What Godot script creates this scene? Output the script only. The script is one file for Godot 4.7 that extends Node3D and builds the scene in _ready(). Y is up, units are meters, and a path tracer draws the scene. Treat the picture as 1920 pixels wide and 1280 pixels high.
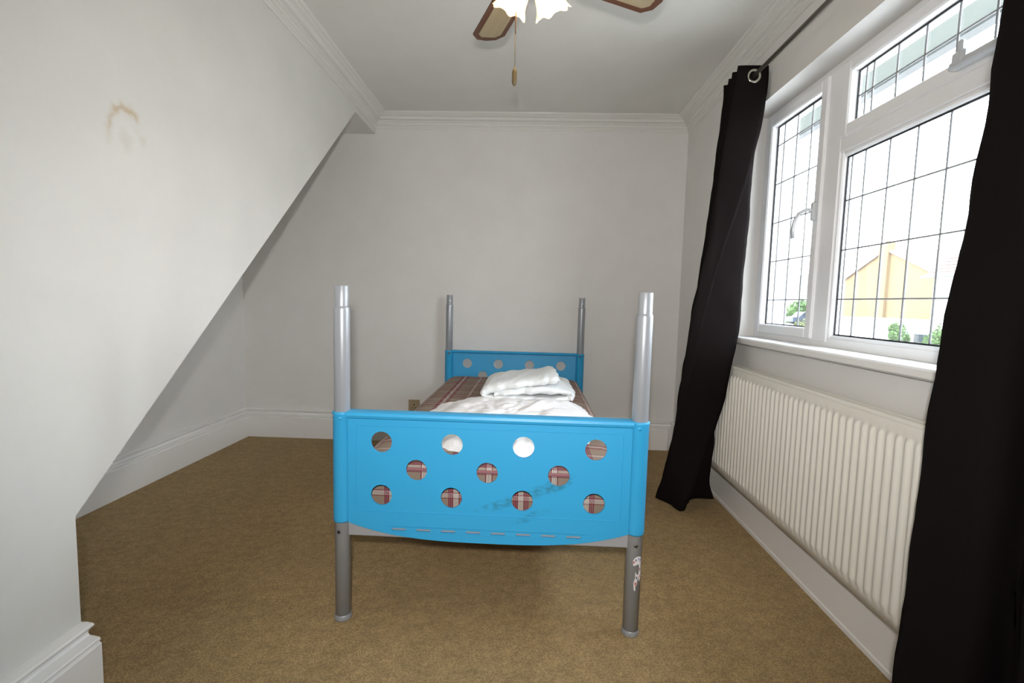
extends Node3D
# A bedroom with a blue plastic bunk-bed half, a leaded window on the right and an alcove under the stairs on the left.

const WALL_R := 1.115      # inner face of the window wall
const WALL_L := -1.15      # face of the wall with the sloping cut
const ALCOVE := -2.165     # side wall of the alcove
const WALL_B := -3.555     # back wall
const WALL_F := 1.7        # wall behind the camera
const CEIL := 2.405
const GROUND := -2.6

var M := {}
var taken := {}

# ------------------------------------------------------------------ naming
func numbered(n: String) -> String:
	if not taken.has(n):
		taken[n] = 0
		return n
	taken[n] += 1
	return "%s_%03d" % [n, taken[n]]

func thing(called: String, label: String, category: String, at := Vector3.ZERO, group := "") -> Node3D:
	var o := Node3D.new()
	o.name = numbered(called)
	add_child(o)
	o.position = at
	o.set_meta("label", label)
	o.set_meta("category", category)
	if group != "":
		o.set_meta("group", group)
	return o

func obj(called: String, st: SurfaceTool, m: Material, parent: Node3D = null) -> MeshInstance3D:
	var o := MeshInstance3D.new()
	st.generate_normals()
	o.mesh = st.commit()
	o.mesh.surface_set_material(0, m)
	if parent == null:
		o.name = numbered(called)
		add_child(o)
	else:
		o.name = called
		parent.add_child(o, true)
	return o

func same(called: String, mesh: Mesh, parent: Node3D, at := Vector3.ZERO, rot := Vector3.ZERO) -> MeshInstance3D:
	var o := MeshInstance3D.new()
	o.mesh = mesh
	o.name = called
	parent.add_child(o, true)
	o.position = at
	o.rotation = rot
	return o

func struct(called: String, st: SurfaceTool, m: Material, label := "") -> MeshInstance3D:
	var o := obj(called, st, m)
	o.set_meta("kind", "structure")
	if label != "":
		o.set_meta("label", label)
		o.set_meta("category", called.split("_")[0])
	return o

func tag(o: Node, label: String, category: String) -> void:
	o.set_meta("label", label)
	o.set_meta("category", category)

# ------------------------------------------------------------------ shapes
func mb(smooth := false) -> SurfaceTool:
	var st := SurfaceTool.new()
	st.begin(Mesh.PRIMITIVE_TRIANGLES)
	st.set_smooth_group(0 if smooth else -1)
	return st

func tri(st: SurfaceTool, a: Vector3, b: Vector3, c: Vector3, ua := Vector2.ZERO, ub := Vector2.ZERO, uc := Vector2.ZERO) -> void:
	# a, b, c run counter-clockwise seen from outside; Godot's front faces run clockwise
	st.set_uv(ua); st.add_vertex(a)
	st.set_uv(uc); st.add_vertex(c)
	st.set_uv(ub); st.add_vertex(b)

func quad(st: SurfaceTool, a: Vector3, b: Vector3, c: Vector3, d: Vector3, ua := Vector2.ZERO, ub := Vector2.ZERO, uc := Vector2.ZERO, ud := Vector2.ZERO) -> void:
	tri(st, a, b, c, ua, ub, uc)
	tri(st, a, c, d, ua, uc, ud)

func box(st: SurfaceTool, lo: Vector3, hi: Vector3, ch := 0.0) -> void:
	if ch <= 0.0:
		var p := []
		for i in 8:
			p.append(Vector3(hi.x if i & 1 else lo.x, hi.y if i & 2 else lo.y, hi.z if i & 4 else lo.z))
		quad(st, p[4], p[5], p[7], p[6]); quad(st, p[1], p[0], p[2], p[3])
		quad(st, p[5], p[1], p[3], p[7]); quad(st, p[0], p[4], p[6], p[2])
		quad(st, p[6], p[7], p[3], p[2]); quad(st, p[0], p[1], p[5], p[4])
		return
	var mid := (lo + hi) * 0.5
	var h := (hi - lo) * 0.5
	ch = min(ch, min(h.x, min(h.y, h.z)) * 0.95)
	var v := func(s: Vector3, axis: int) -> Vector3:
		var e := h - Vector3.ONE * ch
		e[axis] = h[axis]
		return mid + Vector3(s.x * e.x, s.y * e.y, s.z * e.z)
	for axis in 3:
		var b := (axis + 1) % 3
		var c := (axis + 2) % 3
		for s in [-1.0, 1.0]:
			var q := []
			for k in [[-1, -1], [1, -1], [1, 1], [-1, 1]]:
				var sg := Vector3.ZERO
				sg[axis] = s; sg[b] = k[0]; sg[c] = k[1]
				q.append(v.call(sg, axis))
			if s > 0: quad(st, q[0], q[1], q[2], q[3])
			else: quad(st, q[3], q[2], q[1], q[0])
		for s1 in [-1.0, 1.0]:
			for s2 in [-1.0, 1.0]:
				var sa := Vector3.ZERO
				var sb := Vector3.ZERO
				sa[axis] = -1; sb[axis] = 1
				sa[b] = s1; sb[b] = s1; sa[c] = s2; sb[c] = s2
				var q2 := [v.call(sa, b), v.call(sb, b), v.call(sb, c), v.call(sa, c)]
				if s1 * s2 < 0: quad(st, q2[0], q2[1], q2[2], q2[3])
				else: quad(st, q2[3], q2[2], q2[1], q2[0])
	for i in 8:
		var s3 := Vector3(1 if i & 1 else -1, 1 if i & 2 else -1, 1 if i & 4 else -1)
		var t := [v.call(s3, 0), v.call(s3, 1), v.call(s3, 2)]
		if s3.x * s3.y * s3.z > 0: tri(st, t[0], t[1], t[2])
		else: tri(st, t[0], t[2], t[1])

func bx(lo: Vector3, hi: Vector3, ch := 0.0) -> SurfaceTool:
	var st := mb()
	box(st, lo, hi, ch)
	return st

# grid of points rows[i][j]; the outside is on the side where (row step) x (column step) points
func grid(st: SurfaceTool, rows: Array, uvs: Array = [], close_j := false) -> void:
	for i in rows.size() - 1:
		var n: int = rows[i].size()
		for j in (n if close_j else n - 1):
			var k := (j + 1) % n
			if uvs.is_empty():
				quad(st, rows[i][j], rows[i + 1][j], rows[i + 1][k], rows[i][k])
			else:
				quad(st, rows[i][j], rows[i + 1][j], rows[i + 1][k], rows[i][k], uvs[i][j], uvs[i + 1][j], uvs[i + 1][k], uvs[i][k])

# profile of (radius, height) turned about an axis through c
func lathe(st: SurfaceTool, prof: Array, c: Vector3, n := 24, basis := Basis.IDENTITY) -> void:
	var rows := []
	for p in prof:
		var r := []
		for k in n:
			var a := -TAU * k / n
			r.append(c + basis * Vector3(cos(a) * p.x, p.y, sin(a) * p.x))
		rows.append(r)
	for i in rows.size() - 1:
		for j in n:
			var k2 := (j + 1) % n
			quad(st, rows[i][j], rows[i][k2], rows[i + 1][k2], rows[i + 1][j])

func tube(st: SurfaceTool, path: Array, r: float, n := 8, cap := true) -> void:
	var rings := []
	var up := Vector3.UP
	for i in path.size():
		var d: Vector3 = (path[min(i + 1, path.size() - 1)] - path[max(i - 1, 0)]).normalized()
		if abs(d.dot(up)) > 0.9: up = Vector3.RIGHT if abs(d.x) < 0.9 else Vector3.FORWARD
		var a := d.cross(up).normalized()
		var b := a.cross(d).normalized()
		up = b
		var ring := []
		for k in n:
			var t := TAU * k / n
			ring.append(path[i] + (a * cos(t) + b * sin(t)) * r)
		rings.append(ring)
	for i in rings.size() - 1:
		for j in n:
			var k2 := (j + 1) % n
			quad(st, rings[i][j], rings[i + 1][j], rings[i + 1][k2], rings[i][k2])
	if cap:
		for j in range(1, n - 1):
			tri(st, rings[0][0], rings[0][j], rings[0][j + 1])
			var e: Array = rings[-1]
			tri(st, e[0], e[j + 1], e[j])

# profile points (distance from the wall, height) swept along straight runs; at(d, y, t) places a point
func sweep(st: SurfaceTool, prof: Array, from: Callable, to: Callable) -> void:
	for i in prof.size() - 1:
		quad(st, from.call(prof[i]), to.call(prof[i]), to.call(prof[i + 1]), from.call(prof[i + 1]))
	var t := Geometry2D.triangulate_polygon(PackedVector2Array(prof))
	for i in range(0, t.size(), 3):
		for f in [from, to]:
			tri(st, f.call(prof[t[i]]), f.call(prof[t[i + 1]]), f.call(prof[t[i + 2]]))

# outline in 2D (counter-clockwise seen from +depth axis) extruded; place(p, d) gives the 3D point
func prism(st: SurfaceTool, poly: PackedVector2Array, d0: float, d1: float, place: Callable, uv = null) -> void:
	var t := Geometry2D.triangulate_polygon(poly)
	for i in range(0, t.size(), 3):
		var a := poly[t[i]]
		var b := poly[t[i + 1]]
		var c := poly[t[i + 2]]
		if (b - a).cross(c - a) < 0:
			var s := b
			b = c; c = s
		if uv != null:
			tri(st, place.call(a, d1), place.call(b, d1), place.call(c, d1), uv.call(a), uv.call(b), uv.call(c))
			tri(st, place.call(a, d0), place.call(c, d0), place.call(b, d0), uv.call(a), uv.call(c), uv.call(b))
		else:
			tri(st, place.call(a, d1), place.call(b, d1), place.call(c, d1))
			tri(st, place.call(a, d0), place.call(c, d0), place.call(b, d0))
	var ccw := not Geometry2D.is_polygon_clockwise(poly)
	for i in poly.size():
		var a2 := poly[i]
		var b2 := poly[(i + 1) % poly.size()]
		if not ccw:
			var s2 := a2
			a2 = b2; b2 = s2
		quad(st, place.call(a2, d0), place.call(b2, d0), place.call(b2, d1), place.call(a2, d1))

# ------------------------------------------------------------------ materials
func mat(c: Color, rough := 0.8, metal := 0.0) -> StandardMaterial3D:
	var m := StandardMaterial3D.new()
	m.albedo_color = c
	m.roughness = rough
	m.metallic = metal
	return m

func tex(img: Image) -> ImageTexture:
	img.generate_mipmaps()
	return ImageTexture.create_from_image(img)

func noise(freq: float, sd: int, oct := 4) -> FastNoiseLite:
	var n := FastNoiseLite.new()
	n.noise_type = FastNoiseLite.TYPE_SIMPLEX_SMOOTH
	n.seed = sd
	n.frequency = freq
	n.fractal_octaves = oct
	return n

# plaster: faint roller stipple and a little uneven dirt
func plaster(c: Color, sd: int, amount := 0.02) -> StandardMaterial3D:
	var m := mat(c, 0.75)
	var coarse := noise(0.012, sd, 5).get_seamless_image(512, 512)
	var img := Image.create(512, 512, false, Image.FORMAT_RGB8)
	for y in 512:
		for x in 512:
			var g: float = (coarse.get_pixel(x, y).r - 0.5) * amount
			img.set_pixel(x, y, Color(clampf(1.0 - amount + g, 0, 1), clampf(1.0 - amount + g, 0, 1), clampf(1.0 - amount + g * 1.15, 0, 1)))
	m.albedo_texture = tex(img)
	m.uv1_triplanar = true
	m.uv1_world_triplanar = true
	m.uv1_scale = Vector3.ONE * 0.55
	return m

func carpet_material() -> StandardMaterial3D:
	var n := 1024
	var loops := 128          # loops across the tile of 0.576 m
	var px := n / loops
	var rng := RandomNumberGenerator.new()
	rng.seed = 5
	var tone := PackedFloat32Array()
	tone.resize(loops * loops)
	for i in tone.size(): tone[i] = rng.randf()
	var patch := noise(0.01, 9, 4).get_seamless_image(n, n)
	var data := PackedByteArray()
	data.resize(n * n * 3)
	var hgt := PackedByteArray()
	hgt.resize(n * n)
	var bump := PackedFloat32Array()
	bump.resize(px * px)
	for y in px:
		for x in px:
			var dx := (x + 0.5) / px * 2 - 1
			var dy := (y + 0.5) / px * 2 - 1
			bump[y * px + x] = clampf(1.15 - dx * dx * 0.85 - dy * dy * 0.95, 0.0, 1.0)
	var pd := patch.get_data()
	var step := pd.size() / (n * n)
	for y in n:
		var ly := y / px
		for x in n:
			var lx := (x + (px / 2 if ly & 1 else 0)) % n / px
			var t := tone[ly * loops + lx]
			var b := bump[(y % px) * px + (x + (px / 2 if ly & 1 else 0)) % px]
			var p := pd[(y * n + x) * step] / 255.0
			var v := (0.62 + 0.38 * b) * (0.86 + 0.2 * t) * (0.93 + 0.14 * p)
			var i := y * n + x
			data[i * 3] = int(clampf(200 * v, 0, 255))
			data[i * 3 + 1] = int(clampf((167 + 4 * t) * v, 0, 255))
			data[i * 3 + 2] = int(clampf((115 + 8 * t) * v, 0, 255))
			hgt[i] = int(255 * clampf(b * (0.75 + 0.25 * t), 0, 1))
	var m := mat(Color(1, 1, 1), 0.95)
	m.albedo_texture = tex(Image.create_from_data(n, n, false, Image.FORMAT_RGB8, data))
	var him := Image.create_from_data(n, n, false, Image.FORMAT_L8, hgt)
	him.convert(Image.FORMAT_RGBA8)
	him.bump_map_to_normal_map(2.0)
	m.normal_enabled = true
	m.normal_texture = tex(him)
	m.normal_scale = 0.8
	m.uv1_triplanar = true
	m.uv1_world_triplanar = true
	m.uv1_scale = Vector3.ONE / 0.576
	m.vertex_color_use_as_albedo = true
	return m

# tartan ticking of the mattress, one tile = 0.22 m
func tartan_image() -> Image:
	var n := 256
	var base := Color8(138, 120, 103)
	var red := Color8(118, 42, 58)
	var white := Color8(210, 202, 194)
	var line := func(u: float) -> int:   # 0 base, 1 red, 2 white
		var mm := u * 220.0               # millimetres
		for r in [[30, 34], [36, 40], [42, 46], [66, 70], [72, 76], [78, 82], [154, 157], [176, 179]]:
			if mm >= r[0] and mm < r[1]: return 1
		for w in [[48, 50], [52, 54], [56.5, 58.5], [61, 63], [158.5, 160.5], [163, 165], [167.5, 169.5], [172, 174]]:
			if mm >= w[0] and mm < w[1]: return 2
		return 0
	var img := Image.create(n, n, false, Image.FORMAT_RGB8)
	var rng := RandomNumberGenerator.new()
	rng.seed = 3
	for y in n:
		var b: int = line.call((y + 0.5) / n)
		for x in n:
			var a: int = line.call((x + 0.5) / n)
			var c := base
			var over := (x + y) % 4 < 2
			if a > 0 and b > 0:
				var k := a if over else b
				c = red if k == 1 else white
			elif a > 0:
				c = red if a == 1 else white
			elif b > 0:
				c = red if b == 1 else white
				c = c.lerp(base, 0.15)
			c = c * (0.95 + 0.1 * rng.randf())
			img.set_pixel(x, y, c)
	return img

# blue plastic with a few rubbed-on dirty scuffs; the image covers 1 m x 0.5 m of the panel
func scuffed_blue() -> StandardMaterial3D:
	var w := 1024
	var h := 512
	var col := Color8(50, 160, 212)
	var img := Image.create(w, h, false, Image.FORMAT_RGB8)
	img.fill(col)
	var n1 := noise(0.02, 21, 4)
	var n2 := noise(0.16, 22, 3)
	var n3 := noise(0.07, 23, 3)
	var spots := [[0.045, 0.425, 0.09, 0.017, 0.9], [0.115, 0.452, 0.10, 0.020, 0.5], [0.19, 0.482, 0.085, 0.022, 0.8], [0.235, 0.515, 0.05, 0.016, 0.35], [0.15, 0.395, 0.055, 0.013, 0.5], [0.11, 0.372, 0.04, 0.012, 0.3]]
	for y in h:
		var py := 0.75 - float(y) / h * 0.5
		for x in w:
			var px := float(x) / w - 0.5
			var d := 0.0
			for s in spots:
				var ex: float = px - s[0]
				var ey: float = py - s[1] - ex * 0.32
				var q: float = 1.0 - ex * ex / (s[2] * s[2]) - ey * ey / (s[3] * s[3])
				if q > 0: d = maxf(d, q * s[4])
			if d > 0:
				var streak := clampf(0.55 + n2.get_noise_2d(x * 0.18 + y * 0.4, y * 1.0) * 0.9 + n3.get_noise_2d(x * 0.5, y) * 0.8, 0, 1)
				var patchy := clampf(0.55 + n1.get_noise_2d(x, y) * 1.2, 0, 1)
				img.set_pixel(x, y, col.lerp(Color8(44, 104, 122), clampf(sqrt(d) * streak * patchy * 0.85, 0, 0.6)))
	var m := mat(Color.WHITE, 0.42)
	m.albedo_texture = tex(img)
	return m

# paint of the stair wall: matt white with the ring of an old damp stain; the image covers z -3.8..1.8, y 0..2.5
func stained_wall() -> StandardMaterial3D:
	var w := 1456
	var h := 650
	var img := Image.create(w, h, false, Image.FORMAT_RGB8)
	var n1 := noise(0.01, 31, 5)
	var n2 := noise(0.06, 32, 3)
	for y in h:
		var wy := 2.5 - 2.5 * (y + 0.5) / h
		for x in w:
			var wz := -3.8 + 5.6 * (x + 0.5) / w
			var g := 0.965 + 0.02 * n1.get_noise_2d(x, y)
			var c := Color(g, g, g * 0.995)
			var e := Vector2((wz + 1.352) / 0.062, (wy - 1.507) / 0.088)
			var r := e.length()
			if r < 1.5:
				var ang := e.angle()
				var wob := r + 0.18 * n2.get_noise_2d(x * 1.3, y * 1.3)
				var ring := exp(-pow((wob - 0.98) / 0.13, 2.0)) * clampf(0.25 + 0.75 * sin(ang * 1.0 + 0.1), 0, 1) * clampf(0.75 + 1.6 * n2.get_noise_2d(x * 0.7 + 50, y * 0.7), 0, 1)
				c = c.lerp(Color8(206, 178, 134), ring * 0.62)
				var pale := exp(-pow((wob - 0.52) / 0.12, 2.0)) * 0.45
				c = c.lerp(Color(0.99, 0.985, 0.96), pale)
				var core := clampf(1.0 - wob / 0.4, 0, 1) * 0.25
				c = c.lerp(Color8(214, 203, 184), core)
			img.set_pixel(x, y, c)
	var m := mat(Color8(226, 225, 221), 0.7)
	m.albedo_texture = tex(img)
	return m

func make_materials() -> void:
	M.wall = plaster(Color8(228, 226, 222), 11)
	M.stair_wall = stained_wall()
	M.ceiling = plaster(Color8(226, 225, 219), 12, 0.02)
	M.gloss_white = mat(Color8(236, 235, 232), 0.35)
	M.carpet = carpet_material()
	M.upvc = mat(Color8(240, 241, 243), 0.3)
	M.gasket = mat(Color8(38, 40, 44), 0.6)
	M.lead = mat(Color8(150, 152, 154), 0.5, 0.2)
	M.handle = mat(Color8(205, 208, 212), 0.4, 0.3)
	M.glass = mat(Color(0.93, 0.98, 0.97, 0.05), 0.02)
	M.glass.transparency = BaseMaterial3D.TRANSPARENCY_ALPHA
	M.radiator = mat(Color8(224, 221, 211), 0.4)
	M.radiator_grey = mat(Color8(150, 148, 142), 0.6)
	M.blue = mat(Color8(50, 160, 212), 0.42)
	M.blue_panel = scuffed_blue()
	M.silver = mat(Color8(160, 164, 169), 0.36, 0.3)
	M.grey_paint = mat(Color8(156, 157, 160), 0.5, 0.1)
	M.dark = mat(Color8(26, 26, 28), 0.7)
	M.screw = mat(Color8(120, 118, 114), 0.35, 0.8)
	M.slat = mat(Color8(196, 168, 124), 0.7)
	M.tartan = mat(Color.WHITE, 0.9)
	M.tartan.albedo_texture = tex(tartan_image())
	M.piping = mat(Color8(150, 100, 104), 0.9)
	M.duvet = mat(Color8(240, 242, 242), 0.9)
	M.sheet = mat(Color8(246, 243, 242), 0.9)
	var wn := noise(0.02, 41, 4).get_seamless_image(512, 512)
	wn.convert(Image.FORMAT_RGBA8)
	wn.bump_map_to_normal_map(6.0)
	var wt := tex(wn)
	for m in [M.duvet, M.sheet]:
		m.normal_enabled = true
		m.normal_texture = wt
		m.normal_scale = 0.6
		m.uv1_triplanar = true
		m.uv1_world_triplanar = true
		m.uv1_scale = Vector3.ONE * 2.2
	M.curtain = mat(Color8(24, 20, 20), 0.95)
	M.curtain.metallic_specular = 0.15
	M.curtain.rim_enabled = true
	M.curtain.rim = 0.07
	M.curtain.rim_tint = 0.6
	M.steel = mat(Color8(120, 114, 104), 0.35, 0.8)
	M.nickel = mat(Color8(205, 200, 190), 0.25, 0.9)
	M.fan_wood = mat(Color8(88, 54, 34), 0.5)
	M.brass = mat(Color8(176, 140, 84), 0.3, 0.85)
	M.chain = mat(Color8(120, 90, 62), 0.5, 0.3)
	M.knob = mat(Color8(98, 84, 56), 0.5, 0.1)
	M.socket = mat(Color8(158, 142, 112), 0.5)
	var cane := Image.create(64, 64, false, Image.FORMAT_RGB8)
	for y in 64:
		for x in 64:
			var hole := (x % 16 > 4 and x % 16 < 12) and (y % 16 > 4 and y % 16 < 12)
			cane.set_pixel(x, y, Color8(160, 146, 118) if not hole else Color8(116, 98, 72))
	M.cane = mat(Color.WHITE, 0.7)
	M.cane.albedo_texture = tex(cane)
	M.cane.uv1_triplanar = true
	M.cane.uv1_scale = Vector3.ONE * 40
	M.shade = mat(Color8(255, 240, 214), 0.35)
	M.shade.emission_enabled = true
	M.shade.emission = Color(1.0, 0.87, 0.64)
	M.shade.emission_energy_multiplier = 1.2
	M.bulb = mat(Color.WHITE, 0.4)
	M.bulb.emission_enabled = true
	M.bulb.emission = Color(1.0, 0.86, 0.6)
	M.bulb.emission_energy_multiplier = 2.0
	# outside
	M.render_white = mat(Color8(226, 224, 220), 0.9)
	M.brick = brick_material()
	M.tile_roof = mat(Color8(112, 98, 92), 0.9)
	M.tile_dark = mat(Color8(86, 81, 77), 0.9)
	M.leaf = mat(Color8(66, 92, 40), 0.8)
	M.leaf_dark = mat(Color8(70, 92, 56), 0.8)
	M.hedge = mat(Color8(84, 90, 50), 0.8)
	M.bark = mat(Color8(110, 96, 80), 0.9)
	M.paving = mat(Color8(176, 174, 170), 0.9)
	M.grass = mat(Color8(74, 92, 50), 0.95)
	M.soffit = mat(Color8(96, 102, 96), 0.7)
	M.gutter = mat(Color8(84, 86, 88), 0.5)
	M.pane_dark = mat(Color8(50, 58, 66), 0.15)
	M.car = mat(Color8(62, 70, 88), 0.3, 0.2)

func brick_material() -> StandardMaterial3D:
	var n := 256
	var img := Image.create(n, n, false, Image.FORMAT_RGB8)
	var a := noise(0.03, 51, 3).get_seamless_image(n, n)
	for y in n:
		for x in n:
			var g := a.get_pixel((x * 2) % n, (y * 9) % n).r
			img.set_pixel(x, y, Color8(106, 86, 58).lerp(Color8(128, 110, 82), clampf(g * 1.6 - 0.3, 0, 1)))
	var m := mat(Color.WHITE, 0.9)
	m.albedo_texture = tex(img)
	m.uv1_triplanar = true
	m.uv1_world_triplanar = true
	m.uv1_scale = Vector3.ONE * 0.35
	return m

# ------------------------------------------------------------------ the room
func _ready() -> void:
	# camera
	var cam := Camera3D.new()
	cam.name = "camera"
	cam.position = Vector3(0, 1.0785, 0)
	cam.rotation_order = EULER_ORDER_YXZ
	cam.rotation = Vector3(-0.0836, 0.0317, 0.0247)
	cam.fov = 71.372
	cam.near = 0.02
	cam.far = 300
	add_child(cam)
	cam.current = true
	# bright overcast sky
	var sky_mat := ProceduralSkyMaterial.new()
	sky_mat.sky_top_color = Color(0.90, 0.95, 1.0)
	sky_mat.sky_horizon_color = Color(0.97, 0.985, 1.0)
	sky_mat.ground_horizon_color = Color(0.72, 0.72, 0.70)
	sky_mat.ground_bottom_color = Color(0.6, 0.6, 0.58)
	sky_mat.energy_multiplier = 15.0
	var env := Environment.new()
	env.background_mode = Environment.BG_SKY
	env.sky = Sky.new()
	env.sky.sky_material = sky_mat
	env.ambient_light_source = Environment.AMBIENT_SOURCE_SKY
	env.tonemap_mode = Environment.TONE_MAPPER_LINEAR
	env.tonemap_exposure = 1.0
	env.sdfgi_enabled = true
	env.ssao_enabled = true
	env.ssil_enabled = true
	var we := WorldEnvironment.new()
	we.name = "world_environment"
	we.environment = env
	add_child(we)
	# the photographer's flash: a small head on the camera, a hand above and behind the lens (its crisp shadows show beside the bed posts and under the sloping wall)
	var flash := SpotLight3D.new()
	flash.name = "camera_flash"
	flash.position = Vector3(-0.01, 1.20, 0.06)
	flash.rotation_degrees = Vector3(-5, 0, 0)
	flash.spot_angle = 62
	flash.spot_angle_attenuation = 1.0
	flash.light_color = Color(1.0, 0.985, 0.97)
	flash.light_energy = 3.2
	flash.light_size = 0.03
	flash.spot_range = 12
	flash.spot_attenuation = 2
	flash.shadow_enabled = true
	add_child(flash)

	make_materials()
	build_shell()
	build_trim()
	build_window()
	build_outside()
	build_radiator()
	build_bed()
	build_mattress()
	build_bedding()
	build_curtains()
	build_fan()
	build_socket()

func build_shell() -> void:
	# floor: fine grid so that the carpet can carry worn and faded patches
	var st := mb()
	var wear := noise(1.1, 61, 4)
	var spots := noise(6.0, 62, 3)
	var nx := 84
	var nz := 130
	var x0 := ALCOVE - 0.2
	var x1 := WALL_R + 0.2
	var z0 := WALL_B - 0.2
	var z1 := WALL_F + 0.2
	var rows := []
	for i in nz + 1:
		var r := []
		for j in nx + 1:
			var x := lerpf(x0, x1, float(j) / nx)
			var z := lerpf(z0, z1, float(i) / nz)
			r.append(Vector3(x, 0, z))
		rows.append(r)
	var colour := func(p: Vector3) -> Color:
		var g := 0.93 + 0.10 * wear.get_noise_2d(p.x, p.z) + 0.05 * spots.get_noise_2d(p.x, p.z)
		return Color(g, g * 0.995, g * 0.98)
	for i in nz:
		for j in nx:
			var q := [rows[i][j], rows[i + 1][j], rows[i + 1][j + 1], rows[i][j + 1]]
			for k in [0, 2, 1, 0, 3, 2]:
				st.set_color(colour.call(q[k]))
				st.set_uv(Vector2(q[k].x, q[k].z))
				st.add_vertex(q[k])
	var lo := Vector3(x0, -0.2, z0)
	var hi := Vector3(x1, -0.002, z1)
	st.set_color(Color(0.95, 0.95, 0.95))
	box(st, lo, hi)
	struct("floor", st, M.carpet, "beige woven loop carpet covering the bedroom floor")
	struct("ceiling", bx(Vector3(ALCOVE - 0.2, CEIL, WALL_B - 0.2), Vector3(WALL_R + 0.3, CEIL + 0.2, WALL_F + 0.2)), M.ceiling, "plain white ceiling with a fan hanging from it")
	struct("wall_back", bx(Vector3(ALCOVE - 0.2, 0, WALL_B - 0.2), Vector3(WALL_R + 0.28, CEIL, WALL_B)), M.wall, "white painted back wall behind the headboard")
	struct("wall_front", bx(Vector3(ALCOVE - 0.2, 0, WALL_F), Vector3(WALL_R + 0.28, CEIL, WALL_F + 0.2)), M.wall, "white wall behind the viewer")
	struct("wall_alcove", bx(Vector3(ALCOVE - 0.2, 0, WALL_B), Vector3(ALCOVE, CEIL, WALL_F)), M.wall, "white side wall inside the alcove under the stairs")
	# the stair wall: solid from the alcove side to its face, cut away below the slope
	var p := PackedVector2Array([Vector2(WALL_F, 0), Vector2(WALL_F, CEIL), Vector2(WALL_B, CEIL), Vector2(WALL_B, 2.275), Vector2(-3.149, 2.275), Vector2(-1.144, 0.5), Vector2(-1.144, 0)])
	st = mb()
	prism(st, p, WALL_L, ALCOVE, func(q: Vector2, d: float): return Vector3(d, q.y, q.x), func(q: Vector2): return Vector2((q.x + 3.8) / 5.6, (2.5 - q.y) / 2.5))
	struct("wall_left", st, M.stair_wall, "white stair wall with a diagonal cut and a brown ring stain")
	# window wall in one piece round the opening
	var xo := WALL_R + 0.28
	st = mb()
	box(st, Vector3(WALL_R, 0, WALL_B), Vector3(xo, 0.90, WALL_F))
	box(st, Vector3(WALL_R, 2.068, WALL_B), Vector3(xo, CEIL, WALL_F))
	box(st, Vector3(WALL_R, 0.90, WALL_B), Vector3(xo, 2.068, -2.622))
	box(st, Vector3(WALL_R, 0.90, -0.655), Vector3(xo, 2.068, WALL_F))
	struct("wall_right", st, M.wall, "white wall round the window opening above the radiator")

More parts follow.
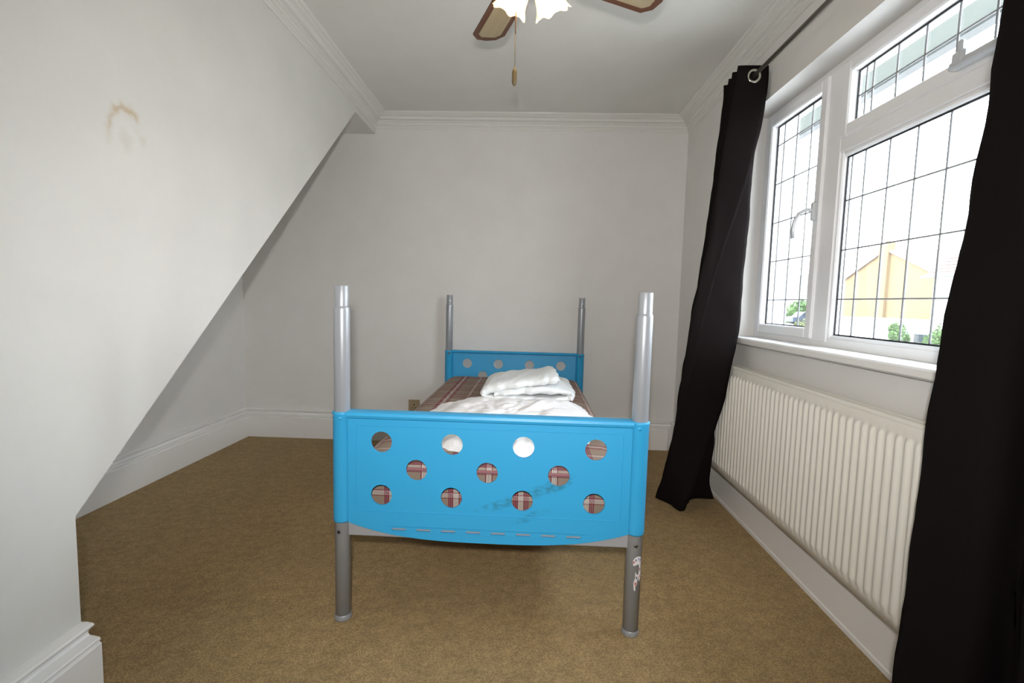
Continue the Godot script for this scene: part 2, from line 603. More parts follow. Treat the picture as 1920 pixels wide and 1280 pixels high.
func build_trim() -> void:
	# tall moulded skirting: (distance from wall, height)
	var sk := [Vector2(-0.002, 0.212), Vector2(0.012, 0.2125), Vector2(0.029, 0.2105), Vector2(0.0335, 0.207), Vector2(0.031, 0.202), Vector2(0.022, 0.194), Vector2(0.016, 0.187), Vector2(0.0155, 0.181), Vector2(0.019, 0.1765), Vector2(0.032, 0.1745), Vector2(0.045, 0.1725), Vector2(0.048, 0.169), Vector2(0.0475, 0.164), Vector2(0.043, 0.1605), Vector2(0.0485, 0.158), Vector2(0.0505, 0.155), Vector2(0.0505, 0.0), Vector2(-0.002, 0.0)]
	var st := mb()
	sweep(st, sk, func(q: Vector2): return Vector3(ALCOVE + q.x, q.y, WALL_B + q.x), func(q: Vector2): return Vector3(WALL_R - q.x, q.y, WALL_B + q.x))
	struct("baseboard_back", st, M.gloss_white, "tall moulded white skirting along the back wall")
	st = mb()
	sweep(st, sk, func(q: Vector2): return Vector3(ALCOVE + q.x, q.y, -1.15), func(q: Vector2): return Vector3(ALCOVE + q.x, q.y, WALL_B + q.x))
	struct("baseboard_alcove", st, M.gloss_white, "tall moulded white skirting along the alcove side wall")
	st = mb()
	sweep(st, sk, func(q: Vector2): return Vector3(WALL_L + q.x, q.y, WALL_F), func(q: Vector2): return Vector3(WALL_L + q.x, q.y, -1.147))
	struct("baseboard_left", st, M.gloss_white, "moulded white skirting ending at the corner of the stair wall")
	st = mb()
	var plain := [Vector2(-0.002, 0.205), Vector2(0.016, 0.205), Vector2(0.021, 0.199), Vector2(0.022, 0.02), Vector2(0.026, 0.016), Vector2(0.026, 0.0), Vector2(-0.002, 0.0)]
	sweep(st, plain, func(q: Vector2): return Vector3(WALL_R - q.x, q.y, WALL_B + 0.02), func(q: Vector2): return Vector3(WALL_R - q.x, q.y, WALL_F))
	struct("baseboard_right", st, M.gloss_white, "plain white skirting board below the radiator")
	# cornice
	var co := [Vector2(-0.002, 2.312), Vector2(0.005, 2.312), Vector2(0.007, 2.316), Vector2(0.007, 2.324), Vector2(0.012, 2.327), Vector2(0.013, 2.334), Vector2(0.020, 2.337), Vector2(0.022, 2.343), Vector2(0.022, 2.352), Vector2(0.030, 2.355), Vector2(0.033, 2.361), Vector2(0.052, 2.366), Vector2(0.056, 2.371), Vector2(0.058, 2.379), Vector2(0.066, 2.383), Vector2(0.077, 2.386), Vector2(0.085, 2.392), Vector2(0.094, 2.394), Vector2(0.100, 2.399), Vector2(0.101, CEIL + 0.002), Vector2(-0.002, CEIL + 0.002)]
	st = mb()
	sweep(st, co, func(q: Vector2): return Vector3(WALL_R - q.x, q.y, WALL_B + q.x), func(q: Vector2): return Vector3(WALL_L + q.x, q.y, WALL_B + q.x))
	struct("trim_1", st, M.ceiling, "moulded white cornice along the top of the back wall")
	st = mb()
	sweep(st, co, func(q: Vector2): return Vector3(WALL_L + q.x, q.y, WALL_B + q.x), func(q: Vector2): return Vector3(WALL_L + q.x, q.y, WALL_F))
	struct("trim_2", st, M.ceiling, "moulded white cornice along the top of the stair wall")
	st = mb()
	sweep(st, co, func(q: Vector2): return Vector3(WALL_R - q.x, q.y, WALL_F), func(q: Vector2): return Vector3(WALL_R - q.x, q.y, WALL_B + q.x))
	struct("trim_3", st, M.ceiling, "moulded white cornice above the window and curtain pole")

func frame_piece(st: SurfaceTool, xa: float, xb: float, y0: float, y1: float, za: float, zb: float, ch := 0.004) -> void:
	box(st, Vector3(xa, y0, za), Vector3(xb, y1, zb), ch)

# a rectangular frame of four bars in the window plane
func ring_frame(xa: float, xb: float, y0: float, y1: float, za: float, zb: float, w: float, ch := 0.004) -> SurfaceTool:
	var st := mb()
	frame_piece(st, xa, xb, y0, y1, za, za + w, ch)
	frame_piece(st, xa, xb, y0, y1, zb - w, zb, ch)
	frame_piece(st, xa, xb, y0, y0 + w, za + w * 0.9, zb - w * 0.9, ch)
	frame_piece(st, xa, xb, y1 - w, y1, za + w * 0.9, zb - w * 0.9, ch)
	return st

func glazing(parent: Node3D, y0: float, y1: float, za: float, zb: float, vs: Array, hs: Array) -> void:
	obj("pane", bx(Vector3(1.249, y0 - 0.01, za - 0.01), Vector3(1.253, y1 + 0.01, zb + 0.01)), M.glass, parent)
	obj("gasket", ring_frame(1.243, 1.2475, y0 - 0.004, y1 + 0.004, za - 0.004, zb + 0.004, 0.011, 0.0), M.gasket, parent)
	for z in vs:
		var st := mb(true)
		tube(st, [Vector3(1.2475, y0, z), Vector3(1.2475, y1, z)], 0.0032, 6)
		obj("lead_came", st, M.lead, parent)
	for y in hs:
		var st2 := mb(true)
		tube(st2, [Vector3(1.2475, y, za), Vector3(1.2475, y, zb)], 0.0032, 6)
		obj("lead_came", st2, M.lead, parent)

func build_window() -> void:
	var w := Node3D.new()
	w.name = "window_1"
	add_child(w)
	w.set_meta("kind", "structure")
	w.set_meta("label", "white leaded window with a casement, a fixed light and a top-hung fanlight")
	w.set_meta("category", "window")
	var y0 := 0.922
	var y1 := 2.068
	obj("outer_frame", ring_frame(1.226, 1.285, y0, y1, -2.622, -0.655, 0.042), M.upvc, w)
	var mu := mb()
	frame_piece(mu, 1.222, 1.285, y0 + 0.02, y1 - 0.02, -2.083, -1.986)
	obj("mullion", mu, M.upvc, w)
	mu = mb()
	frame_piece(mu, 1.222, 1.285, y0 + 0.02, y1 - 0.02, -1.222, -1.125)
	obj("mullion", mu, M.upvc, w)
	mu = mb()
	frame_piece(mu, 1.222, 1.285, 1.697, 1.757, -1.99, -1.22)
	obj("transom", mu, M.upvc, w)
	var hs := [1.12, 1.315, 1.509, 1.704, 1.897]
	# opening casement on the far side
	var s1 := obj("casement", ring_frame(1.212, 1.262, 0.949, 2.040, -2.580, -2.080, 0.047, 0.006), M.upvc, w)
	glazing(s1, 0.994, 1.992, -2.531, -2.128, [-2.472, -2.358, -2.240, -2.155], hs)
	# fixed light
	var bead := obj("glazing_bead", ring_frame(1.228, 1.262, 0.952, 1.702, -1.992, -1.216, 0.022, 0.006), M.upvc, w)
	glazing(bead, 0.973, 1.681, -1.971, -1.237, [-1.945, -1.872, -1.751, -1.631, -1.511, -1.391, -1.271], [1.12, 1.315, 1.509])
	# fanlight
	var s2 := obj("fanlight", ring_frame(1.212, 1.262, 1.752, 2.040, -1.990, -1.218, 0.046, 0.006), M.upvc, w)
	glazing(s2, 1.797, 1.995, -1.945, -1.263, [-1.903, -1.866, -1.750, -1.634, -1.516, -1.397, -1.30], [1.897])
	# casement behind the near curtain
	var s3 := obj("casement", ring_frame(1.212, 1.262, 0.949, 2.040, -1.130, -0.690, 0.047, 0.006), M.upvc, w)
	glazing(s3, 0.994, 1.992, -1.082, -0.738, [-1.03, -0.91, -0.79], hs)
	# handle of the far casement: plate and drooping lever
	var hst := mb()
	box(hst, Vector3(1.192, 1.452, -2.112), Vector3(1.213, 1.532, -2.088), 0.006)
	var hd := obj("handle", hst, M.handle, s1)
	hst = mb(true)
	tube(hst, [Vector3(1.200, 1.497, -2.10), Vector3(1.176, 1.500, -2.112), Vector3(1.160, 1.488, -2.135), Vector3(1.154, 1.462, -2.152), Vector3(1.152, 1.425, -2.160), Vector3(1.153, 1.385, -2.158)], 0.008, 8)
	obj("lever", hst, M.handle, hd)
	# stay of the fanlight
	var kst := mb()
	box(kst, Vector3(1.180, 1.764, -1.462), Vector3(1.213, 1.786, -1.30), 0.005)
	box(kst, Vector3(1.176, 1.770, -1.452), Vector3(1.205, 1.808, -1.410), 0.008)
	box(kst, Vector3(1.178, 1.800, -1.438), Vector3(1.198, 1.836, -1.420), 0.006)
	obj("stay", kst, M.handle, s2)
	# sill board
	var sill := mb()
	box(sill, Vector3(1.078, 0.893, -2.66), Vector3(1.30, 0.925, -0.62), 0.006)
	obj("window_sill", sill, M.gloss_white, w)

# a mass of leaves on a few branches: small tilted quads spread through overlapping balls
func foliage(st: SurfaceTool, balls: Array, count: int, size: float, sd: int) -> void:
	var rng := RandomNumberGenerator.new()
	rng.seed = sd
	for i in count:
		var b: Array = balls[i % balls.size()]
		var d := Vector3(rng.randfn(), rng.randfn(), rng.randfn()).normalized()
		var p: Vector3 = b[0] + d * b[1] * (0.55 + 0.45 * sqrt(rng.randf()))
		var a := Vector3(rng.randfn(), rng.randfn(), rng.randfn()).normalized() * size * (0.6 + 0.8 * rng.randf())
		var c := a.cross(Vector3(rng.randfn(), rng.randfn(), rng.randfn())).normalized() * size * 0.6
		quad(st, p - a, p - c, p + a, p + c)
	for b in balls:
		var rows := []
		for k in 7:
			var th := PI * k / 6
			var r := []
			for j in 10:
				var ph := TAU * j / 10
				r.append(b[0] + Vector3(sin(th) * cos(ph), cos(th), sin(th) * sin(ph)) * b[1] * 0.62)
			rows.append(r)
		grid(st, rows, [], true)

func bush(called: String, label: String, category: String, balls: Array, m: Material, sd: int, foot: float, count := 700, size := 0.14) -> void:
	var base: Vector3 = balls[0][0]
	base.y = foot
	var t := thing(called, label, category, base)
	var st := mb()
	var local := []
	for b in balls: local.append([b[0] - base, b[1]])
	foliage(st, local, count, size, sd)
	obj("foliage", st, m, t)
	var s2 := mb(true)
	tube(s2, [Vector3(0, 0, 0), Vector3(0.05, local[0][0].y * 0.5, 0), local[0][0]], 0.09, 7)
	obj("trunk", s2, M.bark, t)

func window_part(parent: Node3D, lo: Vector3, hi: Vector3) -> void:
	var f := obj("window", bx(lo, hi, 0.01), M.render_white, parent)
	var g := mb()
	var w := (hi.z - lo.z) * 0.08
	box(g, Vector3(lo.x - 0.02, lo.y + 0.1, lo.z + w), Vector3(lo.x + 0.02, hi.y - 0.1, hi.z - w))
	obj("glass", g, M.pane_dark, f)

func build_outside() -> void:
	var g := mb()
	quad(g, Vector3(1.4, GROUND, 40), Vector3(160, GROUND, 40), Vector3(160, GROUND, -160), Vector3(1.4, GROUND, -160))
	box(g, Vector3(1.4, GROUND - 0.3, -160), Vector3(160, GROUND - 0.01, 40))
	struct("ground", g, M.paving, "pale paved street and drives seen through the window")
	# eaves of this house above the window
	var e := thing("roof_eave", "pale soffit board and gutter overhanging the outside of the window", "eave", Vector3(1.39, 2.17, -1.8))
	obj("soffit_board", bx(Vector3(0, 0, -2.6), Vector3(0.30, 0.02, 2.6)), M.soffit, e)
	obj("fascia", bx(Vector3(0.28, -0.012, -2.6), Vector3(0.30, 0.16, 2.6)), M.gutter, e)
	obj("gutter", bx(Vector3(0.302, 0.02, -2.6), Vector3(0.40, 0.10, 2.6), 0.02), M.gutter, e)
	# brick house, gable to the window
	var h := thing("brick_house", "yellow brick gable house with a chimney across the street", "house", Vector3(26, GROUND, -36))
	var st := mb()
	var y := func(v: float) -> float: return v - GROUND
	prism(st, PackedVector2Array([Vector2(-4.35, 0), Vector2(-4.35, y.call(3.55)), Vector2(0.1, y.call(5.45)), Vector2(4.35, y.call(3.55)), Vector2(4.35, 0)]), 8.0, 0.0, func(q: Vector2, d: float): return Vector3(d, q.y, q.x))
	obj("gable_wall", st, M.brick, h)
	for s in [-1.0, 1.0]:
		st = mb()
		var a := Vector2(0.1, y.call(5.62))
		var b := Vector2(0.1 + s * 4.7, y.call(3.5))
		prism(st, PackedVector2Array([a, b, b - Vector2(0, 0.16), a - Vector2(0, 0.16)]), 8.2, -0.15, func(q: Vector2, d: float): return Vector3(d, q.y, q.x))
		obj("roof_slope", st, M.tile_roof, h)
	st = mb()
	box(st, Vector3(-0.22, 1.0, -0.42), Vector3(0.3, y.call(6.0), 0.48), 0.02)
	var ch := obj("chimney", st, M.brick, h)
	st = mb(true)
	lathe(st, [Vector2(0.0, 0), Vector2(0.14, 0), Vector2(0.11, 0.35), Vector2(0.0, 0.35)], Vector3(0.04, y.call(6.0), 0.03), 10)
	obj("chimney_pot", st, M.tile_roof, ch)
	# white rendered garage in front of it
	var x := thing("garage", "white flat-roofed garage in front of the brick gable", "garage", Vector3(21, GROUND, -29))
	st = mb()
	box(st, Vector3(0, 0, -4.0), Vector3(2.0, y.call(0.52), 3.7), 0.02)
	obj("wall", st, M.render_white, x)
	st = mb()
	box(st, Vector3(-0.1, y.call(0.52), -4.1), Vector3(2.1, y.call(0.63), 3.8), 0.02)
	obj("flat_roof", st, M.render_white, x)
	window_part(x, Vector3(-0.05, y.call(-0.85), 2.5), Vector3(0.06, y.call(-0.02), 3.6))
	st = mb()
	box(st, Vector3(-0.05, y.call(-1.9), 1.5), Vector3(0.05, y.call(0.0), 2.1))
	obj("door", st, M.soffit, x)
	# white house to the right
	var v := thing("white_house", "white rendered house with a brown tiled roof behind the bush", "house", Vector3(24, GROUND, -26))
	st = mb()
	box(st, Vector3(0, 0, -3.2), Vector3(7, y.call(3.1), 8), 0.02)
	obj("wall", st, M.render_white, v)
	st = mb()
	prism(st, PackedVector2Array([Vector2(-0.4, y.call(3.2)), Vector2(7.4, y.call(3.2)), Vector2(3.6, y.call(6.2))]), 8.4, -3.5, func(q: Vector2, d: float): return Vector3(q.x, q.y, d))
	var rf := obj("roof", st, M.tile_roof, v)
	for k in 14:
		var f := k / 14.0
		st = mb()
		box(st, Vector3(-0.42 + 4.0 * f - 0.02, y.call(3.2) + 3.0 * f, -3.5), Vector3(-0.42 + 4.0 * f + 0.2, y.call(3.2) + 3.0 * f + 0.05, 8.4))
		obj("tile_course", st, M.tile_roof, rf)
	st = mb()
	box(st, Vector3(-0.55, y.call(3.06), -3.6), Vector3(-0.4, y.call(3.2), 8.4), 0.03)
	obj("gutter", st, M.gutter, v)
	window_part(v, Vector3(-0.05, y.call(1.6), -1.7), Vector3(0.05, y.call(2.5), -0.6))
	window_part(v, Vector3(-0.05, y.call(-1.4), 0.0), Vector3(0.05, y.call(-0.2), 1.4))
	# far house seen through the casement
	var d := thing("far_house", "distant white house with a pale tiled roof between trees", "house", Vector3(31, GROUND, -58))
	st = mb()
	box(st, Vector3(-6, 0, 0), Vector3(5, y.call(2.9), -7), 0.0)
	obj("wall", st, M.render_white, d)
	st = mb()
	prism(st, PackedVector2Array([Vector2(0.4, y.call(2.9)), Vector2(-7.4, y.call(2.9)), Vector2(-3.5, y.call(5.2))]), 5.4, -6.4, func(q: Vector2, dd: float): return Vector3(dd, q.y, q.x))
	obj("roof", st, M.tile_dark, d)
	for k in 3:
		var f2 := obj("window", bx(Vector3(-4.8 + 3.0 * k, y.call(0.9), -0.02), Vector3(-3.6 + 3.0 * k, y.call(2.1), 0.05)), M.render_white, d)
		obj("glass", bx(Vector3(-4.7 + 3.0 * k, y.call(1.0), 0.03), Vector3(-3.7 + 3.0 * k, y.call(2.0), 0.07)), M.pane_dark, f2)
	# planting
	var lawn := obj("lawn", bx(Vector3(18.0, GROUND + 0.01, -27.5), Vector3(20.8, -0.86, -17)), M.grass)
	tag(lawn, "raised strip of grass in front of the garage", "lawn")
	bush("tree", "dark green tree rising behind the far pale-roofed house", "tree", [[Vector3(41.0, 3.9, -72), 2.2], [Vector3(43, 3.6, -72), 2.3], [Vector3(39, 3.0, -72), 1.8]], M.leaf_dark, 71, GROUND, 900, 0.3)
	bush("tree", "bright green tree in front of the far house, beside the car", "tree", [[Vector3(25.4, 0.6, -46), 1.2], [Vector3(26.5, 1.0, -46), 1.3], [Vector3(27.4, 0.6, -46), 1.3], [Vector3(24.7, -0.2, -46), 1.0], [Vector3(25.8, -0.5, -45.5), 1.4]], M.leaf, 72, GROUND, 1200, 0.2)
	bush("hedge", "rounded yellow-green hedge below the parked car", "hedge", [[Vector3(20.6, -0.5, -36), 0.85], [Vector3(21.3, -0.35, -36), 0.85], [Vector3(20.0, -0.75, -36), 0.7], [Vector3(20.8, -1.0, -35.7), 0.9]], M.hedge, 73, GROUND, 1300, 0.12)
	bush("shrub", "green climbing shrub left of the garage door", "shrub", [[Vector3(20.2, 0.1, -26.7), 0.38], [Vector3(20.1, -0.3, -26.5), 0.42], [Vector3(20.2, -0.4, -26.3), 0.36], [Vector3(20.2, -0.45, -26.2), 0.34]], M.leaf, 74, -0.86, 1100, 0.09)
	bush("shrub", "spreading green shrub right of the garage, beside the dark curtain", "shrub", [[Vector3(19.4, 0.0, -22.5), 0.66], [Vector3(19.3, -0.32, -23.1), 0.44], [Vector3(19.5, -0.28, -21.9), 0.46], [Vector3(19.4, -0.3, -22.5), 0.46]], M.leaf, 75, -0.86, 1400, 0.09)
	var lp := thing("utility_pole", "thin wooden pole beside the far house, left in the casement", "pole", Vector3(20.55, GROUND, -39))
	st = mb(true)
	tube(st, [Vector3.ZERO, Vector3(0, 5.0, 0)], 0.10, 8)
	obj("shaft", st, M.bark, lp)
	st = mb(true)
	lathe(st, [Vector2(0, 5.12), Vector2(0.12, 5.06), Vector2(0.13, 5.0), Vector2(0, 5.0)], Vector3.ZERO, 8)
	obj("cap", st, M.gutter, lp)
	# parked car, small and far
	var c := thing("car", "blue-grey car parked between the trees and the hedge", "car", Vector3(23.3, GROUND + 2.4, -41.2))
	st = mb()
	prism(st, PackedVector2Array([Vector2(-1.9, 0.25), Vector2(-1.9, 0.75), Vector2(-1.2, 0.85), Vector2(-0.7, 1.35), Vector2(0.9, 1.38), Vector2(1.5, 0.9), Vector2(1.9, 0.8), Vector2(1.9, 0.25)]), 0.0, 1.6, func(q: Vector2, dd: float): return Vector3(q.x, q.y, dd))
	obj("body", st, M.car, c)
	st = mb()
	box(st, Vector3(-0.75, 0.9, 1.58), Vector3(0.95, 1.28, 1.63))
	obj("side_window", st, M.pane_dark, c)
	for sx in [-1.2, 1.2]:
		st = mb(true)
		tube(st, [Vector3(sx, 0.3, -0.02), Vector3(sx, 0.3, 1.64)], 0.3, 14)
		obj("wheel", st, M.dark, c)
	st = mb()
	box(st, Vector3(-2.6, -2.4, -1.0), Vector3(2.6, 0.0, 2.4))
	c.scale = Vector3.ONE * 0.75
	var bank := obj("raised_drive", st, M.paving)
	bank.position = c.position
	tag(bank, "pale raised drive under the parked car", "drive")

func build_radiator() -> void:
	var z0 := -2.63
	var z1 := -1.02
	var r := thing("radiator", "long cream ribbed panel radiator under the window sill", "radiator", Vector3(1.05, 0.215, (z0 + z1) * 0.5))
	var o := r.position
	# pressed front panel: ribs 33 mm apart that fade into a flat band at top and bottom
	var xs := 1.013
	var pitch := 0.0333
	var prof := []        # z offsets inside one pitch with their depth
	for k in [[0.0, 0.0], [0.15, 0.0], [0.26, 0.5], [0.36, 1.0], [0.62, 1.0], [0.72, 0.5], [0.83, 0.0]]:
		prof.append(k)
	var ys := [[0.215, -1.0], [0.2165, 0.0], [0.244, 0.0], [0.250, 0.35], [0.258, 0.8], [0.268, 1.0], [0.50, 1.0], [0.728, 1.0], [0.736, 0.75], [0.742, 0.25], [0.746, 0.0], [0.772, 0.0], [0.774, -0.35], [0.778, 0.0], [0.785, -0.3], [0.788, -1.2]]
	var zs := []
	var n := int((z1 - z0 - 0.03) / pitch)
	zs.append([z0, 0.0, -0.006])
	for i in n:
		for k in prof:
			zs.append([z0 + 0.015 + (i + k[0]) * pitch, k[1], 0.0])
	zs.append([z1, 0.0, -0.006])
	var rows := []
	for yy in ys:
		var row := []
		for zz in zs:
			var bump: float = yy[1] if yy[1] < 0 else yy[1] * zz[1]
			row.append(Vector3(xs + 0.004 - bump * 0.0075 - zz[2], yy[0], zz[0]) - o)
		rows.append(row)
	var st := mb(true)
	grid(st, rows)
	st.set_smooth_group(-1)
	obj("front_panel", st, M.radiator, r)
	obj("panel_back", bx(Vector3(xs + 0.007, 0.217, z0) - o, Vector3(xs + 0.022, 0.784, z1) - o, 0.003), M.radiator, r)
	obj("rear_panel", bx(Vector3(1.078, 0.217, z0) - o, Vector3(1.090, 0.782, z1) - o, 0.003), M.radiator, r)
	obj("convector_fins", bx(Vector3(xs + 0.024, 0.23, z0 + 0.02) - o, Vector3(1.077, 0.758, z1 - 0.02) - o), M.radiator_grey, r)
	obj("end_cover", bx(Vector3(xs + 0.004, 0.217, z1) - o, Vector3(1.092, 0.786, z1 + 0.004) - o, 0.001), M.radiator, r)
	obj("end_cover", bx(Vector3(xs + 0.004, 0.217, z0 - 0.004) - o, Vector3(1.092, 0.786, z0) - o, 0.001), M.radiator, r)
	for zz in [z0 + 0.3, z1 - 0.3]:
		obj("bracket", bx(Vector3(1.088, 0.5, zz) - o, Vector3(WALL_R - 0.001, 0.74, zz + 0.03) - o, 0.002), M.radiator, r)

# ------------------------------------------------------------------ bed
# flat plate with round holes, slots and a curved lower edge, lying in x/y, thickness from zb to zf
func plate(zb: float, zf: float) -> SurfaceTool:
	var st := mb()
	var uv := func(p: Vector2) -> Vector2: return Vector2(p.x + 0.5, (0.75 - p.y) / 0.5)
	var face := func(a: Vector2, b: Vector2, c: Vector2) -> void:
		if (b - a).cross(c - a) < 0:
			var s := b
			b = c; c = s
		tri(st, Vector3(a.x, a.y, zf), Vector3(b.x, b.y, zf), Vector3(c.x, c.y, zf), uv.call(a), uv.call(b), uv.call(c))
		tri(st, Vector3(a.x, a.y, zb), Vector3(c.x, c.y, zb), Vector3(b.x, b.y, zb), uv.call(a), uv.call(c), uv.call(b))
	var rect := func(a: Vector2, b: Vector2) -> void:
		face.call(a, Vector2(b.x, a.y), b)
		face.call(a, b, Vector2(a.x, b.y))
	# cell a..b with a stadium hole: centre c, radius r, half length l
	var cell := func(a: Vector2, b: Vector2, c: Vector2, r: float, l: float) -> void:
		var n := 40
		var inner := []
		var outer := []
		for k in n:
			var t := TAU * (k + 0.5) / n
			var d := Vector2(cos(t), sin(t))
			inner.append(c + d * r + Vector2(l * signf(d.x), 0))
			var dd: Vector2 = d if l == 0.0 else (inner[k] - c).normalized()
			var s := 1e9
			if dd.x > 1e-9: s = minf(s, (b.x - c.x) / dd.x)
			elif dd.x < -1e-9: s = minf(s, (a.x - c.x) / dd.x)
			if dd.y > 1e-9: s = minf(s, (b.y - c.y) / dd.y)
			elif dd.y < -1e-9: s = minf(s, (a.y - c.y) / dd.y)
			outer.append(c + dd * s)
		for k in n:
			var k2 := (k + 1) % n
			face.call(inner[k], outer[k], outer[k2])
			face.call(inner[k], outer[k2], inner[k2])
			var on_x: bool = absf(outer[k].x - outer[k2].x) < 1e-6
			var on_y: bool = absf(outer[k].y - outer[k2].y) < 1e-6
			if not on_x and not on_y:
				var mid: Vector2 = (outer[k] + outer[k2]) * 0.5
				face.call(outer[k], Vector2(b.x if mid.x > c.x else a.x, b.y if mid.y > c.y else a.y), outer[k2])
			# wall of the hole, with a small bevel at the front
			var p: Vector2 = inner[k]
			var q: Vector2 = inner[k2]
			quad(st, Vector3(q.x, q.y, zb), Vector3(p.x, p.y, zb), Vector3(p.x, p.y, zf), Vector3(q.x, q.y, zf), uv.call(q), uv.call(p), uv.call(p), uv.call(q))
	var hw := 0.456
	var pit := 0.23
	var band := [[0.571, 0.661, [-0.346, -0.116, 0.114, 0.344], 0.616], [0.4825, 0.571, [-0.231, -0.001, 0.229], 0.527], [0.394, 0.4825, [-0.346, -0.116, 0.114, 0.344], 0.4395]]
	rect.call(Vector2(-hw, 0.661), Vector2(hw, 0.706))
	for bd in band:
		var x := -hw
		for cx in bd[2]:
			if cx - 0.07 > x: rect.call(Vector2(x, bd[0]), Vector2(cx - 0.07, bd[1]))
			cell.call(Vector2(cx - 0.07, bd[0]), Vector2(cx + 0.07, bd[1]), Vector2(cx, bd[3]), 0.0345, 0.0)
			x = cx + 0.07
		if x < hw: rect.call(Vector2(x, bd[0]), Vector2(hw, bd[1]))
	var low := func(x: float) -> float: return 0.291 + 0.052 * pow(absf(x) / hw, 3.0)
	var xsl := -0.288
	var xend := xsl + 8 * 0.0815
	var left := xsl - 0.0407
	var right := left + 8 * 0.0815
	for k in 8:
		var cx2 := xsl + k * 0.0815
		cell.call(Vector2(cx2 - 0.04075, 0.316), Vector2(cx2 + 0.04075, 0.336), Vector2(cx2, 0.3255), 0.0045, 0.0195)
	rect.call(Vector2(left, 0.336), Vector2(right, 0.394))
	var cols := 72
	for k in cols:
		var xa := -hw + 2 * hw * k / cols
		var xb := -hw + 2 * hw * (k + 1) / cols
		var pieces := [[xa, xb]]
		var ps := []
		for pc in pieces:
			var cut := [pc[0]]
			for e in [left, right]:
				if e > pc[0] and e < pc[1]: cut.append(e)
			cut.append(pc[1])
			for q in cut.size() - 1: ps.append([cut[q], cut[q + 1]])
		for pc in ps:
			var m: float = (pc[0] + pc[1]) * 0.5
			var top := 0.316 if m > left and m < right else 0.394
			var a := Vector2(pc[0], low.call(pc[0]))
			var b := Vector2(pc[1], low.call(pc[1]))
			face.call(a, b, Vector2(pc[1], top))
			face.call(a, Vector2(pc[1], top), Vector2(pc[0], top))
			quad(st, Vector3(a.x, a.y, zb), Vector3(b.x, b.y, zb), Vector3(b.x, b.y, zf), Vector3(a.x, a.y, zf), uv.call(a), uv.call(b), uv.call(b), uv.call(a))
	return st

func bed_end(bed: Node3D, name_: String, z: float, out: float) -> void:
	# out = +1 faces the viewer (foot), -1 faces the back wall (head)
	var zb := z + (0.011 if out > 0 else -0.018)
	var p := obj(name_, plate(zb, zb + 0.007), M.blue_panel if out > 0 else M.blue, bed)
	# rounded lip along the top
	var st := mb()
	var lip := PackedVector2Array([Vector2(-0.020, 0.699), Vector2(-0.012, 0.697), Vector2(0.018, 0.690), Vector2(0.024, 0.694), Vector2(0.027, 0.702), Vector2(0.024, 0.710), Vector2(0.016, 0.7135), Vector2(-0.018, 0.7135), Vector2(-0.023, 0.708)])
	prism(st, lip, -0.458, 0.458, func(q: Vector2, d: float): return Vector3(d, q.y, z + out * q.x))
	obj("lip", st, M.blue, p)
	# thin raised rectangle round the holes
	st = mb()
	var zf := zb + 0.007 if out > 0 else zb
	var e0 := zf - 0.001
	var e1 := zf + 0.0012
	if out < 0:
		e0 = zf - 0.0012; e1 = zf + 0.001
	var w := 0.0026
	box(st, Vector3(-0.428, 0.668, e0), Vector3(0.428, 0.668 + w, e1), 0.0008)
	box(st, Vector3(-0.428, 0.385, e0), Vector3(0.428, 0.385 + w, e1), 0.0008)
	box(st, Vector3(-0.430, 0.387, e0), Vector3(-0.430 + w, 0.668, e1), 0.0008)
	box(st, Vector3(0.430 - w, 0.387, e0), Vector3(0.430, 0.668, e1), 0.0008)
	obj("raised_border", st, M.blue, p)
	for s in [-1.0, 1.0]:
		st = mb(true)
		lathe(st, [Vector2(0.0257, 0.3435), Vector2(0.0280, 0.3425), Vector2(0.0292, 0.346), Vector2(0.0294, 0.36), Vector2(0.0294, 0.699), Vector2(0.0312, 0.703), Vector2(0.0312, 0.708), Vector2(0.0296, 0.711), Vector2(0.0257, 0.711)], Vector3(s * 0.481, 0, z), 32)
		var sl := obj("sleeve", st, M.blue, bed)
		st = mb(true)
		var cap_r := 0.0062 if out > 0 else 0.007
		var dir := Vector3(s * -0.18, 0, out if out > 0 else 1.0).normalized()
		tube(st, [Vector3(s * 0.481, 0.692, z) + dir * 0.0285, Vector3(s * 0.481, 0.692, z) + dir * 0.0305], cap_r, 14)
		obj("screw_cap", st, M.blue if out > 0 else M.screw, sl)
	# rail between the posts
	st = mb()
	box(st, Vector3(-0.462, 0.2925, z - 0.022 if out > 0 else z - 0.0105), Vector3(0.462, 0.346, z + 0.0095 if out > 0 else z + 0.022), 0.004)
	obj("end_rail", st, M.grey_paint, bed)

